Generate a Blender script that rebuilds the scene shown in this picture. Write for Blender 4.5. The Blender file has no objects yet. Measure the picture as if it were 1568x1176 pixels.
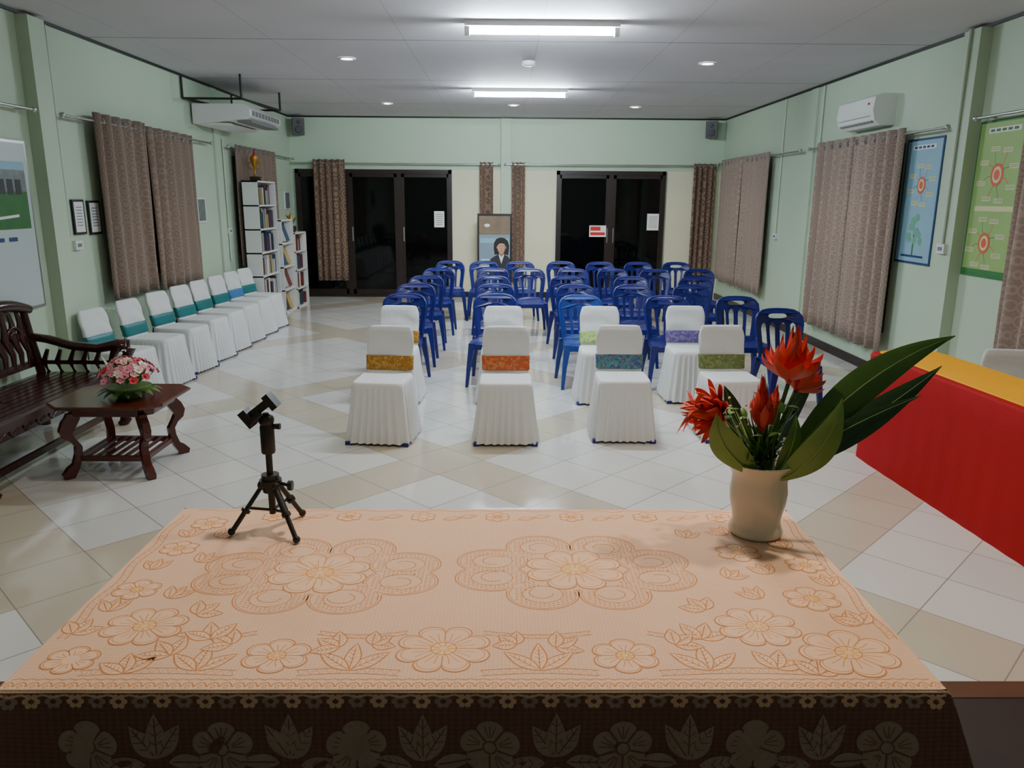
import bpy, math, random
from mathutils import *
random.seed(7)
sc=bpy.context.scene
pi=math.pi
# ---------------------------------------------------------------- materials
def lin(c):
    c=c/255.0
    return c/12.92 if c<=0.04045 else ((c+0.055)/1.055)**2.4
def C(r,g,b): return (lin(r),lin(g),lin(b),1)
def mat(name,col,rough=0.5,spec=0.5,metal=0.0,noise=None,bump=None,emit=None,sheen=0.0,trans=None):
    m=bpy.data.materials.new(name); m.use_nodes=True
    nt=m.node_tree; b=nt.nodes['Principled BSDF']
    b.inputs['Base Color'].default_value=col
    b.inputs['Roughness'].default_value=rough
    b.inputs['Metallic'].default_value=metal
    b.inputs['Specular IOR Level'].default_value=spec
    if sheen: b.inputs['Sheen Weight'].default_value=sheen
    tc=nt.nodes.new('ShaderNodeTexCoord')
    if noise:
        sc_,amt=noise
        n=nt.nodes.new('ShaderNodeTexNoise'); n.inputs['Scale'].default_value=sc_; n.inputs['Detail'].default_value=4
        nt.links.new(tc.outputs['Object'],n.inputs['Vector'])
        mx=nt.nodes.new('ShaderNodeMix'); mx.data_type='RGBA'
        mx.inputs[6].default_value=tuple(c*(1-amt) for c in col[:3])+(1,)
        mx.inputs[7].default_value=tuple(min(1,c*(1+amt)) for c in col[:3])+(1,)
        nt.links.new(n.outputs['Fac'],mx.inputs[0]); nt.links.new(mx.outputs[2],b.inputs['Base Color'])
    if bump:
        n2=nt.nodes.new('ShaderNodeTexNoise'); n2.inputs['Scale'].default_value=bump[0]
        nt.links.new(tc.outputs['Object'],n2.inputs['Vector'])
        bp=nt.nodes.new('ShaderNodeBump'); bp.inputs['Strength'].default_value=bump[1]; bp.inputs['Distance'].default_value=0.01
        nt.links.new(n2.outputs['Fac'],bp.inputs['Height']); nt.links.new(bp.outputs[0],b.inputs['Normal'])
    if emit:
        b.inputs['Emission Color'].default_value=emit[0]; b.inputs['Emission Strength'].default_value=emit[1]
    return m
def mth(nt,op,a,b=None,c=None):
    n=nt.nodes.new('ShaderNodeMath'); n.operation=op
    for i,v in enumerate((a,b,c)):
        if v is None: continue
        if isinstance(v,(int,float)): n.inputs[i].default_value=v
        else: nt.links.new(v,n.inputs[i])
    return n.outputs[0]
def mixc(nt,f,a,b):
    mx=nt.nodes.new('ShaderNodeMix'); mx.data_type='RGBA'
    nt.links.new(f,mx.inputs[0])
    for i,v in ((6,a),(7,b)):
        if isinstance(v,tuple): mx.inputs[i].default_value=v
        else: nt.links.new(v,mx.inputs[i])
    return mx.outputs[2]
def floor_mat():
    m=mat('floor_tiles',C(215,210,198),0.12,0.9)
    nt=m.node_tree; b=nt.nodes['Principled BSDF']
    g=nt.nodes.new('ShaderNodeNewGeometry'); s=nt.nodes.new('ShaderNodeSeparateXYZ'); nt.links.new(g.outputs['Position'],s.inputs[0])
    x,y=s.outputs[0],s.outputs[1]
    u=mth(nt,'ADD',mth(nt,'MULTIPLY',mth(nt,'ADD',x,y),0.70711/0.4),100.35)
    v=mth(nt,'ADD',mth(nt,'MULTIPLY',mth(nt,'SUBTRACT',x,y),0.70711/0.4),100.15)
    fu=mth(nt,'FRACT',u); fv=mth(nt,'FRACT',v)
    gr=mth(nt,'MAXIMUM',mth(nt,'LESS_THAN',fu,0.014),mth(nt,'LESS_THAN',fv,0.014))
    iu=mth(nt,'FLOOR',u); iv=mth(nt,'FLOOR',v)
    bu=mth(nt,'LESS_THAN',mth(nt,'MODULO',iu,6.0),0.9)
    bv=mth(nt,'LESS_THAN',mth(nt,'MODULO',iv,6.0),0.9)
    band=mth(nt,'MAXIMUM',bu,bv)
    wn=nt.nodes.new('ShaderNodeTexWhiteNoise'); cb=nt.nodes.new('ShaderNodeCombineXYZ')
    nt.links.new(iu,cb.inputs[0]); nt.links.new(iv,cb.inputs[1]); nt.links.new(cb.outputs[0],wn.inputs['Vector'])
    c0=mixc(nt,wn.outputs['Value'],C(206,206,204),C(215,214,211))
    c1=mixc(nt,band,c0,C(193,183,166))
    c2=mixc(nt,gr,c1,C(150,142,132))
    nt.links.new(c2,b.inputs['Base Color'])
    n=nt.nodes.new('ShaderNodeTexNoise'); n.inputs['Scale'].default_value=7; nt.links.new(g.outputs['Position'],n.inputs['Vector'])
    nt.links.new(mth(nt,'MULTIPLY_ADD',n.outputs['Fac'],0.10,0.06),b.inputs['Roughness'])
    return m
def ceil_mat():
    m=mat('ceiling_boards',C(190,188,186),0.8,0.2)
    nt=m.node_tree; b=nt.nodes['Principled BSDF']
    g=nt.nodes.new('ShaderNodeNewGeometry'); s=nt.nodes.new('ShaderNodeSeparateXYZ'); nt.links.new(g.outputs['Position'],s.inputs[0])
    x,y=s.outputs[0],s.outputs[1]
    fy=mth(nt,'FRACT',mth(nt,'MULTIPLY',mth(nt,'ADD',y,24-7.45),1/2.4))
    fx=mth(nt,'FRACT',mth(nt,'MULTIPLY',mth(nt,'ADD',x,12.0+0.9),1/1.2))
    ly=mth(nt,'LESS_THAN',fy,0.007); lx=mth(nt,'MULTIPLY',mth(nt,'LESS_THAN',fx,0.006),0.3)
    l=mth(nt,'MAXIMUM',mth(nt,'MULTIPLY',ly,0.85),lx)
    n=nt.nodes.new('ShaderNodeTexNoise'); n.inputs['Scale'].default_value=0.8; nt.links.new(g.outputs['Position'],n.inputs['Vector'])
    c=mixc(nt,n.outputs['Fac'],C(196,193,198),C(214,211,216))
    nt.links.new(mixc(nt,l,c,C(60,58,58)),b.inputs['Base Color'])
    return m
def curtain_mat(name,a,bcol,sc_=9):
    m=mat(name,a,0.85,0.2,sheen=0.2)
    nt=m.node_tree; b=nt.nodes['Principled BSDF']
    tc=nt.nodes.new('ShaderNodeTexCoord'); 
    vo=nt.nodes.new('ShaderNodeTexVoronoi'); vo.inputs['Scale'].default_value=sc_; vo.inputs['Randomness'].default_value=0.15
    nt.links.new(tc.outputs['Object'],vo.inputs['Vector'])
    w=mth(nt,'SINE',mth(nt,'MULTIPLY',vo.outputs['Distance'],28.0))
    f=mth(nt,'GREATER_THAN',w,0.35)
    nt.links.new(mixc(nt,f,a,bcol),b.inputs['Base Color'])
    return m
def cloth_mat(name,a,bcol,scale=260):
    m=mat(name,a,0.9,0.15,sheen=0.1)
    nt=m.node_tree; b=nt.nodes['Principled BSDF']
    g=nt.nodes.new('ShaderNodeNewGeometry'); s=nt.nodes.new('ShaderNodeSeparateXYZ'); nt.links.new(g.outputs['Position'],s.inputs[0])
    yz=mth(nt,'ADD',s.outputs[1],mth(nt,'MULTIPLY',s.outputs[2],1.0))
    h=mth(nt,'SINE',mth(nt,'MULTIPLY',yz,scale*4.0)); k=mth(nt,'SINE',mth(nt,'MULTIPLY',s.outputs[0],scale*3.0))
    f=mth(nt,'MULTIPLY_ADD',mth(nt,'ADD',h,k),0.25,0.5)
    n=nt.nodes.new('ShaderNodeTexNoise'); n.inputs['Scale'].default_value=5; nt.links.new(g.outputs['Position'],n.inputs['Vector'])
    f2=mth(nt,'MULTIPLY_ADD',n.outputs['Fac'],0.6,mth(nt,'MULTIPLY',f,0.5))
    nt.links.new(mixc(nt,f2,a,bcol),b.inputs['Base Color'])
    bp=nt.nodes.new('ShaderNodeBump'); bp.inputs['Strength'].default_value=0.4; bp.inputs['Distance'].default_value=0.002
    nt.links.new(f,bp.inputs['Height']); nt.links.new(bp.outputs[0],b.inputs['Normal'])
    return m
def wood_mat(name,a,bcol,rough=0.25,sc_=3):
    m=mat(name,a,rough,0.5)
    nt=m.node_tree; b=nt.nodes['Principled BSDF']
    tc=nt.nodes.new('ShaderNodeTexCoord'); mp=nt.nodes.new('ShaderNodeMapping'); mp.inputs['Scale'].default_value=(1,8,8)
    n=nt.nodes.new('ShaderNodeTexNoise'); n.inputs['Scale'].default_value=sc_; n.inputs['Detail'].default_value=6
    nt.links.new(tc.outputs['Object'],mp.inputs[0]); nt.links.new(mp.outputs[0],n.inputs['Vector'])
    nt.links.new(mixc(nt,n.outputs['Fac'],a,bcol),b.inputs['Base Color'])
    return m
def batik_mat(name,a,b1,c1):
    m=mat(name,a,0.6,0.3)
    nt=m.node_tree; b=nt.nodes['Principled BSDF']
    tc=nt.nodes.new('ShaderNodeTexCoord'); n=nt.nodes.new('ShaderNodeTexNoise'); n.inputs['Scale'].default_value=16; n.inputs['Distortion'].default_value=3; n.inputs['Detail'].default_value=1
    nt.links.new(tc.outputs['Object'],n.inputs['Vector'])
    f=mth(nt,'GREATER_THAN',n.outputs['Fac'],0.52); f2=mth(nt,'GREATER_THAN',mth(nt,'SINE',mth(nt,'MULTIPLY',n.outputs['Fac'],50.0)),0.7)
    nt.links.new(mixc(nt,f2,mixc(nt,f,a,b1),c1),b.inputs['Base Color'])
    return m
M_floor=floor_mat(); M_ceil=ceil_mat()
M_wall=mat('wall_paint_green',C(190,208,184),0.6,0.3,noise=(1.5,0.04))
M_cream=mat('wall_paint_cream',C(226,222,192),0.6,0.3,noise=(2,0.04))
M_black=mat('black_trim',C(22,20,20),0.5)
M_brownfr=mat('door_frame_brown',C(40,28,24),0.35)
M_glass=mat('dark_night_glass',C(6,7,8),0.04,0.3)
M_white=mat('white_plastic',C(225,226,224),0.4)
M_grey=mat('grey_plastic',C(120,122,122),0.5)
M_pipe=mat('conduit_green',C(200,214,196),0.5)
M_metal=mat('metal',C(190,190,190),0.3,metal=1)
M_curL=curtain_mat('curtain_taupe',C(122,104,92),C(136,118,104),9)
M_curR=curtain_mat('curtain_light_taupe',C(148,130,120),C(166,146,134),9)
M_curB=curtain_mat('curtain_back_brown',C(108,84,70),C(138,116,98),5)
M_sheet=mat('white_chair_cover',C(220,222,224),0.85,0.2,bump=(30,0.25),sheen=0.2)
M_blue=mat('blue_plastic',C(10,22,104),0.36,0.5,noise=(3,0.12))
M_blue2=mat('light_blue_plastic',C(18,56,136),0.4)
M_rose=wood_mat('rosewood',C(36,14,11),C(66,25,18),0.22)
M_rose2=wood_mat('rosewood_table',C(54,19,14),C(92,34,22),0.2)
M_stage=wood_mat('stage_dark_wood',C(30,20,17),C(46,30,24),0.5)
M_stage2=wood_mat('stage_edge_wood',C(80,48,32),C(98,62,42),0.4)
M_red=mat('red_cloth',C(160,8,18),0.75,0.2,noise=(6,0.08),bump=(40,0.1))
M_yel=mat('yellow_cloth',C(236,166,14),0.75,0.2,noise=(6,0.06))
M_lace=cloth_mat('peach_lace_cloth',C(230,184,152),C(243,204,174))
M_laceline=mat('lace_pattern_orange',C(208,142,94),0.9,0.1)
M_laceyel=mat('lace_pattern_yellow',C(234,176,92),0.9,0.1)
M_lacefill=mat('lace_petal_fill',C(243,202,170),0.9,0.1)
M_drop=cloth_mat('shade_painted_lace_drop',C(108,66,58),C(136,92,82),150)  # red-brown lace drop with the weaker light on it painted into the colour
M_dropfl=mat('shade_painted_drop_flower',C(166,132,122),0.9,0.1,noise=(80,0.2))  # drop motifs, toned down to match the painted shade of the drop
M_scal=mat('lace_scallop',C(222,168,144),0.9,0.1)
M_tube=mat('tube_glow',C(255,255,255),0.5,emit=((0.80,0.92,1,1),520))
M_down=mat('downlight_glow',C(255,255,255),0.5,emit=((1,0.93,0.82,1),60))
M_rub=mat('black_rubber',C(18,18,19),0.45)
M_vase=mat('ceramic_vase',C(210,202,186),0.3,0.5,noise=(4,0.06))
M_leaf=mat('leaf_green',C(66,102,42),0.4,0.4,noise=(12,0.35))
M_leafd=mat('leaf_dark',C(28,56,28),0.4,0.4,noise=(12,0.3))
M_leafl=mat('leaf_light',C(112,144,72),0.4,0.4,noise=(12,0.25))
M_petal=mat('flower_orange_red',C(226,84,70),0.5,0.3,noise=(20,0.25))
M_petal2=mat('flower_deep_red',C(192,38,40),0.5,0.3,noise=(20,0.25))
M_pink=mat('flower_pink',C(222,140,160),0.6); M_cr=mat('flower_cream',C(236,226,206),0.6); M_fr=mat('flower_red',C(196,50,60),0.6)
M_paper=mat('paper',C(232,232,230),0.7); M_pred=mat('sign_red',C(200,40,40),0.6)
M_gold=mat('gold',C(190,140,50),0.3,metal=0.8)
# ---------------------------------------------------------------- mesh builder
class MB:
    def __init__(s): s.v=[];s.f=[];s.m=[];s.sm=[];s.mats=[]
    def mi(s,m):
        if m not in s.mats: s.mats.append(m)
        return s.mats.index(m)
    def add(s,vs,fs,m,smooth=False):
        o=len(s.v); s.v+= [Vector(q) for q in vs]; k=s.mi(m)
        for f in fs: s.f.append([o+i for i in f]); s.m.append(k); s.sm.append(smooth)
    def box(s,c,d,m,R=None):
        hx,hy,hz=d[0]/2,d[1]/2,d[2]/2
        vs=[Vector((x,y,z)) for z in(-hz,hz) for y in(-hy,hy) for x in(-hx,hx)]
        if R is not None: vs=[R@q for q in vs]
        vs=[q+Vector(c) for q in vs]
        s.add(vs,[(0,2,3,1),(4,5,7,6),(0,1,5,4),(2,6,7,3),(0,4,6,2),(1,3,7,5)],m)
    def b2(s,lo,hi,m): s.box([(a+b)/2 for a,b in zip(lo,hi)],[abs(b-a) for a,b in zip(lo,hi)],m)
    def loft(s,loops,m,cap0=True,cap1=True,smooth=True,closed=True):
        n=len(loops[0]); vs=[q for l in loops for q in l]; fs=[]
        for i in range(len(loops)-1):
            for j in range(n if closed else n-1):
                k=(j+1)%n; fs.append((i*n+j,i*n+k,(i+1)*n+k,(i+1)*n+j))
        s.add(vs,fs,m,smooth)
        if cap0: s.add(loops[0],[tuple(range(n))[::-1]],m,False)
        if cap1: s.add(loops[-1],[tuple(range(n))],m,False)
    def cyl(s,p0,p1,r0,r1,m,n=12,smooth=True):
        s.sweep([p0,p1],[r0,r1],m,n,smooth=smooth)
    def sweep(s,pts,rad,m,n=8,sx=1.0,sy=1.0,up=(0,0,1),smooth=True):
        pts=[Vector(p) for p in pts]; loops=[]
        if not isinstance(rad,(list,tuple)): rad=[rad]*len(pts)
        for i,p in enumerate(pts):
            t=(pts[min(i+1,len(pts)-1)]-pts[max(i-1,0)]).normalized()
            u=Vector(up)
            if abs(t.dot(u))>0.97: u=Vector((0,1,0))
            a=t.cross(u).normalized(); b=t.cross(a).normalized()
            loops.append([p+a*math.cos(2*pi*k/n)*rad[i]*sx+b*math.sin(2*pi*k/n)*rad[i]*sy for k in range(n)])
        s.loft(loops,m,smooth=smooth)
    def lathe(s,c,prof,m,n=32,cap=True):
        c=Vector(c); loops=[[c+Vector((r*math.cos(2*pi*k/n),r*math.sin(2*pi*k/n),z)) for k in range(n)] for r,z in prof]
        s.loft(loops,m,cap0=cap,cap1=cap)
    def ball(s,c,r,m,n=10,sq=(1,1,1)):
        c=Vector(c); loops=[]
        for i in range(1,n):
            a=pi*i/n; loops.append([c+Vector((r*sq[0]*math.sin(a)*math.cos(2*pi*k/(2*n)),r*sq[1]*math.sin(a)*math.sin(2*pi*k/(2*n)),-r*sq[2]*math.cos(a))) for k in range(2*n)])
        s.loft(loops,m)
    def ribbon(s,pts,w,m,fn,closed=False):
        n=len(pts); L=[];R=[]
        for i,(x,y) in enumerate(pts):
            if closed: a=pts[i-1]; b=pts[(i+1)%n]
            else: a=pts[max(i-1,0)]; b=pts[min(i+1,n-1)]
            dx,dy=b[0]-a[0],b[1]-a[1]; l=math.hypot(dx,dy) or 1
            nx,ny=-dy/l*w/2,dx/l*w/2
            L.append(fn(x+nx,y+ny)); R.append(fn(x-nx,y-ny))
        vs=L+R; fs=[]
        for i in range(n if closed else n-1):
            k=(i+1)%n; fs.append((i,n+i,n+k,k))
        s.add(vs,fs,m)
    def poly(s,pts,m,fn): s.add([fn(x,y) for x,y in pts],[tuple(range(len(pts)))],m)
    def leaf(s,p0,p1,bend,w,m,n=10,fold=0.15,side=None,pw=0.8,tip=0.0):
        p0,p1,bend=Vector(p0),Vector(p1),Vector(bend); mid=(p0+p1)/2+bend
        ax=(p1-p0).normalized()
        if side is None:
            side=ax.cross(bend if bend.length>1e-5 else Vector((0,0,1)))
            if side.length<1e-4: side=Vector((1,0,0))
        side=Vector(side).normalized(); vs=[];fs=[]
        for i in range(n+1):
            t=i/n; q=p0*(1-t)**2+mid*2*t*(1-t)+p1*t*t
            ww=w/2*((math.sin(pi*min(1,t**pw))**(0.8+tip)) *(1-tip*.3*t) if 0<t<1 else 0.02)+0.0005
            nn=ax.cross(side).normalized()
            vs+=[q-side*ww+nn*ww*fold,q,q+side*ww+nn*ww*fold]
        for i in range(n):
            a=i*3; fs+=[(a,a+1,a+4,a+3),(a+1,a+2,a+5,a+4)]
        s.add(vs,fs,m,True)
    def mesh(s,name):
        me=bpy.data.meshes.new(name); me.from_pydata(s.v,[],s.f)
        for m in s.mats: me.materials.append(m)
        me.polygons.foreach_set('material_index',s.m); me.polygons.foreach_set('use_smooth',s.sm); me.update()
        return me
    def obj(s,name,loc=(0,0,0),rz=0.0,bevel=0,solid=0,tilt=None):
        return place(s.mesh(name),name,loc,rz,bevel,solid)
def place(me,name,loc=(0,0,0),rz=0.0,bevel=0,solid=0):
    o=bpy.data.objects.new(name,me); sc.collection.objects.link(o); o.location=loc; o.rotation_euler=(0,0,rz)
    if solid: md=o.modifiers.new('s','SOLIDIFY'); md.thickness=solid
    if bevel:
        md=o.modifiers.new('b','BEVEL'); md.width=bevel; md.segments=2; md.limit_method='ANGLE'; md.angle_limit=math.radians(40)
    return o
def rr(cx,cy,hx,hy,z,n=48,e=5,rip=0,nr=20,ph=0):
    out=[]
    for k in range(n):
        a=2*pi*k/n; c,s_=math.cos(a),math.sin(a)
        r=(abs(c)**e+abs(s_)**e)**(-1/e)
        rp=1+rip*math.sin(nr*a+ph+.8*math.sin(3*a))
        out.append(Vector((cx+c*r*hx*rp,cy+s_*r*hy*rp,z)))
    return out
XL,XR,YB,YF,H=-3.75,3.87,14.1,-1.3,3.13
# ---------------------------------------------------------------- shell
def shell(name,lo,hi,m): b=MB(); b.b2(lo,hi,m); return b.obj(name)
shell('floor',(XL-.15,YF-.15,-.1),(XR+.15,YB+.15,0),M_floor)
shell('ceiling',(XL-.15,YF-.15,H),(XR+.15,YB+.15,H+.1),M_ceil)
shell('wall_left',(XL-.15,YF-.15,0),(XL,YB+.15,H),M_wall)
shell('wall_right',(XR,YF-.15,0),(XR+.15,YB+.15,H),M_wall)
shell('wall_front',(XL,YF-.15,0),(XR,YF,H),M_wall)
shell('wall_back',(XL,YB,0),(XR,YB+.15,H),M_wall)
shell('baseboard_left',(XL,2.4,0),(XL+.015,YB,.1),M_brownfr)
shell('baseboard_right',(XR-.015,2.4,0),(XR,YB,.1),M_brownfr)
b=MB()
b.b2((XL,YF,H-.025),(XL+.02,YB,H),M_black); b.b2((XR-.02,YF,H-.025),(XR,YB,H),M_black); b.b2((XL,YB-.02,H-.025),(XR,YB,H),M_black)
b.obj('trim_1')
b=MB()
b.b2((-0.92,YB-.012,0),(0.93,YB,2.24),M_cream); b.b2((2.9,YB-.012,0),(XR,YB,2.24),M_cream)
b.b2((-0.92,YB-.022,0),(0.93,YB-.012,.1),M_brownfr)
b.obj('trim_2')
def pillar(x0,x1,y0,y1): return shell('pillar',(x0,y0,0),(x1,y1,H-.03),M_wall)
pillar(XL,XL+.1,6.42,6.64); pillar(XR-.1,XR,6.54,6.77); pillar(XL,XL+.03,10.4,10.6); pillar(XR-.03,XR,9.95,10.15)
pillar(-0.05,0.12,YB-.1,YB-.025)
b=MB(); b.b2((XL+.001,YF+.001,0),(XR-.001,2.27,.12),M_stage); b.b2((XL+.001,2.27,0),(XR-.001,2.36,.122),M_stage2); b.obj('stage')
def door(name,xs,x0,x1):
    b=MB(); z1=2.24
    b.b2((x0,YB-.06,z1-.07),(x1,YB-.001,z1),M_brownfr)
    b.b2((x0,YB-.06,0),(x1,YB-.001,.05),M_brownfr)
    for a in (x0,x1-.06): b.b2((a,YB-.06,0),(a+.06,YB-.001,z1),M_brownfr)
    for a in xs: b.b2((a-.04,YB-.055,0),(a+.04,YB-.001,z1),M_brownfr)
    b.b2((x0+.05,YB-.03,.04),(x1-.05,YB-.015,z1-.05),M_glass)
    ed=[x0]+list(xs)+[x1]
    for i in range(len(ed)-1):
        l,r=ed[i]+.04,ed[i+1]-.04
        b.b2((l,YB-.045,.05),(r,YB-.02,.14),M_brownfr); b.b2((l,YB-.045,z1-.13),(r,YB-.02,z1-.06),M_brownfr)
        b.b2((l,YB-.045,.05),(l+.05,YB-.02,z1-.06),M_brownfr); b.b2((r-.05,YB-.045,.05),(r,YB-.02,z1-.06),M_brownfr)
    return b
b=door('door_1',[-2.76,-1.85],XL+.08,-.92)
for x in (-2.70,-1.79): b.b2((x,YB-.075,1.0),(x+.02,YB-.045,1.25),M_metal)
b.obj('door_1')
b=door('door_2',[1.9],.93,2.86); b.b2((1.845,YB-.062,1.0),(1.86,YB-.05,1.25),M_metal); b.b2((1.95,YB-.062,1.0),(1.965,YB-.05,1.25),M_metal); b.obj('door_2')
def sign(name,x0,x1,z0,z1,red=False,d=.046):
    b=MB(); y=YB-d; b.b2((x0,y-.006,z0),(x1,y,z1),M_paper)
    if red:
        b.b2((x0+.02,y-.0075,z0+.11),(x1-.1,y-.006,z1-.02),M_pred); b.b2((x0+.02,y-.0075,z0+.03),(x1-.02,y-.006,z0+.08),M_pred)
    else:
        for i in range(6): b.b2((x0+.03,y-.0075,z1-.06-i*.035),(x1-.03,y-.006,z1-.05-i*.035),M_grey)
    b.obj(name)
sign('door_notice',-1.24,-1.06,1.25,1.53); sign('door_push_sign',1.53,1.83,1.1,1.3,True,.063); sign('door_notice',2.56,2.77,1.22,1.51)
def window(name,side,y0,y1,z0,z1):
    b=MB(); s=1 if side<0 else -1; x=XL if side<0 else XR
    b.b2((x,y0,z0),(x+s*.03,y1,z1),M_brownfr)
    n=3
    for i in range(n):
        a=y0+.04+(y1-y0-.04)/n*i; c=a+(y1-y0-.04)/n-.04
        b.b2((x+s*.03,a,z0+.05),(x+s*.034,c,z1-.05),M_glass)
    b.obj(name)
window('window_1',-1,7.6,9.3,.95,2.3); window('window_2',-1,11.1,12.7,.95,2.3)
window('window_3',1,7.72,9.4,.45,2.3); window('window_4',1,11.75,13.7,.5,2.3); window('window_5',1,4.2,5.7,.6,2.3)
def curtain(p0,p1,z0,z1,nrm,m,folds,amp=.042,name='curtain'):
    p0,p1,nrm=Vector(p0),Vector(p1),Vector(nrm); n=folds*12; rows=14; vs=[];fs=[]
    ph=random.random()*6
    for r in range(rows+1):
        t=r/rows; z=z1+(z0-z1)*t
        for i in range(n+1):
            s=i/n; a=2*pi*folds*s
            off=amp*math.sin(a+0.5*math.sin(3*s+ph)*t)*(0.8+0.3*math.sin(5*s+ph))+ .01*math.sin(11*s+3*t+ph)*t
            sp=s+ (0.012*math.sin(a*.5+ph))*t
            q=p0.lerp(p1,sp)+nrm*(off+.095); vs.append((q.x,q.y,z+ (.006*math.cos(a) if r==0 else 0)))
    w=n+1
    for r in range(rows):
        for i in range(n): fs.append((r*w+i,r*w+i+1,(r+1)*w+i+1,(r+1)*w+i))
    b=MB(); b.add(vs,fs,m,True)
    d=(p1-p0).normalized()
    for k in range(folds*2):
        s=(k+.5)/(folds*2)-.0; q=p0.lerp(p1,s)+nrm*.095
        pts=[]
        for j in range(9):
            an=2*pi*j/8; pts.append(q+Vector((0,0,z1-.06))+Vector((0,0,1))*math.sin(an)*.026+nrm*math.cos(an)*.026)
        b.sweep(pts,.005,M_metal,5,up=tuple(d))
    b.obj(name,solid=.004)
curtain((XL,7.24,0),(XL,8.27,0),.80,2.47,(1,0,0),M_curL,5)
curtain((XL,8.27,0),(XL,9.48,0),.78,2.44,(1,0,0),M_curL,5)
curtain((XL,10.95,0),(XL,12.85,0),.80,2.44,(1,0,0),M_curL,9,.036)
curtain((XR,7.55,0),(XR,8.64,0),.28,2.42,(-1,0,0),M_curR,5,.05)
curtain((XR,8.64,0),(XR,9.66,0),.28,2.42,(-1,0,0),M_curR,5,.05)
curtain((XR,11.35,0),(XR,12.62,0),.4,2.42,(-1,0,0),M_curR,6)
curtain((XR,12.62,0),(XR,13.85,0),.4,2.42,(-1,0,0),M_curR,6)
curtain((XR,4.6,0),(XR,5.82,0),.4,2.42,(-1,0,0),M_curR,6)
curtain((-3.33,YB-.02,0),(-2.78,YB-.02,0),.3,2.40,(0,-1,0),M_curB,5,.034)
curtain((-.42,YB-.02,0),(-.19,YB-.02,0),.3,2.37,(0,-1,0),M_curB,3,.034)
curtain((.14,YB-.02,0),(.37,YB-.02,0),.3,2.37,(0,-1,0),M_curB,3,.034)
curtain((3.33,YB-.02,0),(3.72,YB-.02,0),.3,2.37,(0,-1,0),M_curB,4,.034)
def rod(p0,p1):
    b=MB(); b.cyl(p0,p1,.012,.012,M_metal,8)
    for p in (p0,p1): b.ball(p,.025,M_metal,6)
    p0,p1=Vector(p0),Vector(p1)
    if abs(p0.x-p1.x)<.01:
        wx=XL if p0.x<0 else XR
        for t in(.05,.95): q=p0.lerp(p1,t); b.cyl(q,(wx,q.y,q.z),.008,.008,M_metal,6)
    else:
        for t in(.05,.95): q=p0.lerp(p1,t); b.cyl(q,(q.x,YB,q.z),.008,.008,M_metal,6)
    b.obj('curtain_rod')
rod((XL+.095,6.75,2.4),(XL+.095,10.1,2.4)); rod((XL+.095,5.0,2.4),(XL+.095,6.35,2.4)); rod((XL+.095,10.7,2.4),(XL+.095,13.9,2.4))
rod((XR-.095,6.85,2.37),(XR-.095,9.9,2.37)); rod((XR-.095,10.2,2.37),(XR-.095,14.0,2.37)); rod((XR-.095,4.2,2.4),(XR-.095,6.45,2.4))
rod((-3.7,YB-.115,2.335),(-.08,YB-.115,2.335)); rod((.02,YB-.125,2.335),(3.75,YB-.115,2.335))
# ---------------------------------------------------------------- ceiling lamps
def tube(x,y):
    b=MB(); b.b2((x-.62,y-.05,H-.045),(x+.62,y+.05,H),M_white)
    b.cyl((x-.58,y,H-.08),(x+.58,y,H-.08),.02,.02,M_tube,12)
    for s in(-1,1): b.b2((x+s*.6-.02,y-.02,H-.11),(x+s*.6+.02,y+.02,H-.04),M_white)
    b.obj('fluorescent_ceiling_lamp')
tube(.3,6.65); tube(.2,10.53)
def downlight(x,y,on=True,e=30,col=(1,.9,.76)):
    b=MB(); b.lathe((x,y,H),[(.085,-.001),(.09,-.008),(.07,-.014),(.06,-.006)],M_white,24,False)
    b.lathe((x,y,H),[(.062,-.004),(.03,-.003),(.001,-.002)],M_down if on else M_grey,24,False)
    b.obj('recessed_downlight')
    if on:
        l=bpy.data.lights.new('downlight_lamp','SPOT'); l.energy=e; l.color=col; l.spot_size=math.radians(130); l.spot_blend=.6; l.shadow_soft_size=.06
        o=bpy.data.objects.new('downlight_lamp',l); sc.collection.objects.link(o); o.location=(x,y,H-.03)
for x,y in((-1.6,8.4),(2.1,8.5),(-1.75,12.2),(.14,12.3),(2.0,12.4)): downlight(x,y,True,50)
for x,y in((-1.6,4.5),(2.1,4.5)): downlight(x,y,True,55,(1,.86,.7))
for x,y in((-.1,2.2),(1.6,2.4)): downlight(x,y,True,92,(1,.84,.66))  # unseen warm downlights, added above the table to brighten its cloth
b=MB(); b.lathe((.25,8.5,H),[(.07,0),(.068,-.03),(.04,-.045),(.001,-.046)],M_white,24,False); b.obj('smoke_detector')
# ---------------------------------------------------------------- air conditioners, speakers
b=MB()
prof=[(0,.0),(.62,.06),(.68,.1),(.68,.17),(.62,.23),(0,.23)]
loops=[[Vector((px,y,pz)) for px,pz in prof] for y in (0,.02,1.28,1.3)]
b.loft(loops,M_white,smooth=False)
b.b2((.5,.08,.028),(.672,1.22,.058),M_grey)
for i in range(9): b.b2((.678,.1+i*.13,.105),(.684,.2+i*.13,.165),M_grey)
b.b2((.05,.1,-.004),(.4,1.2,.02),M_white)
b.obj('suspended_air_conditioner',(XL+.032,9.72,2.60))
b=MB()
for pts in ([(XL+.02,9.5,H-.03),(XL+.02,9.5,2.86),(XL+.7,9.5,2.86),(XL+.7,9.5,H-.0)],[(XL+.05,11.1,H-.03),(XL+.05,11.1,2.9),(XL+.7,11.1,2.9),(XL+.7,11.1,H)],[(XL+.05,9.5,2.86),(XL+.05,11.1,2.9)],[(XL+.7,9.5,2.86),(XL+.7,11.1,2.9)]):
    for i in range(len(pts)-1): b.cyl(pts[i],pts[i+1],.014,.014,M_black,6)
b.obj('air_conditioner_bracket')
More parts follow.
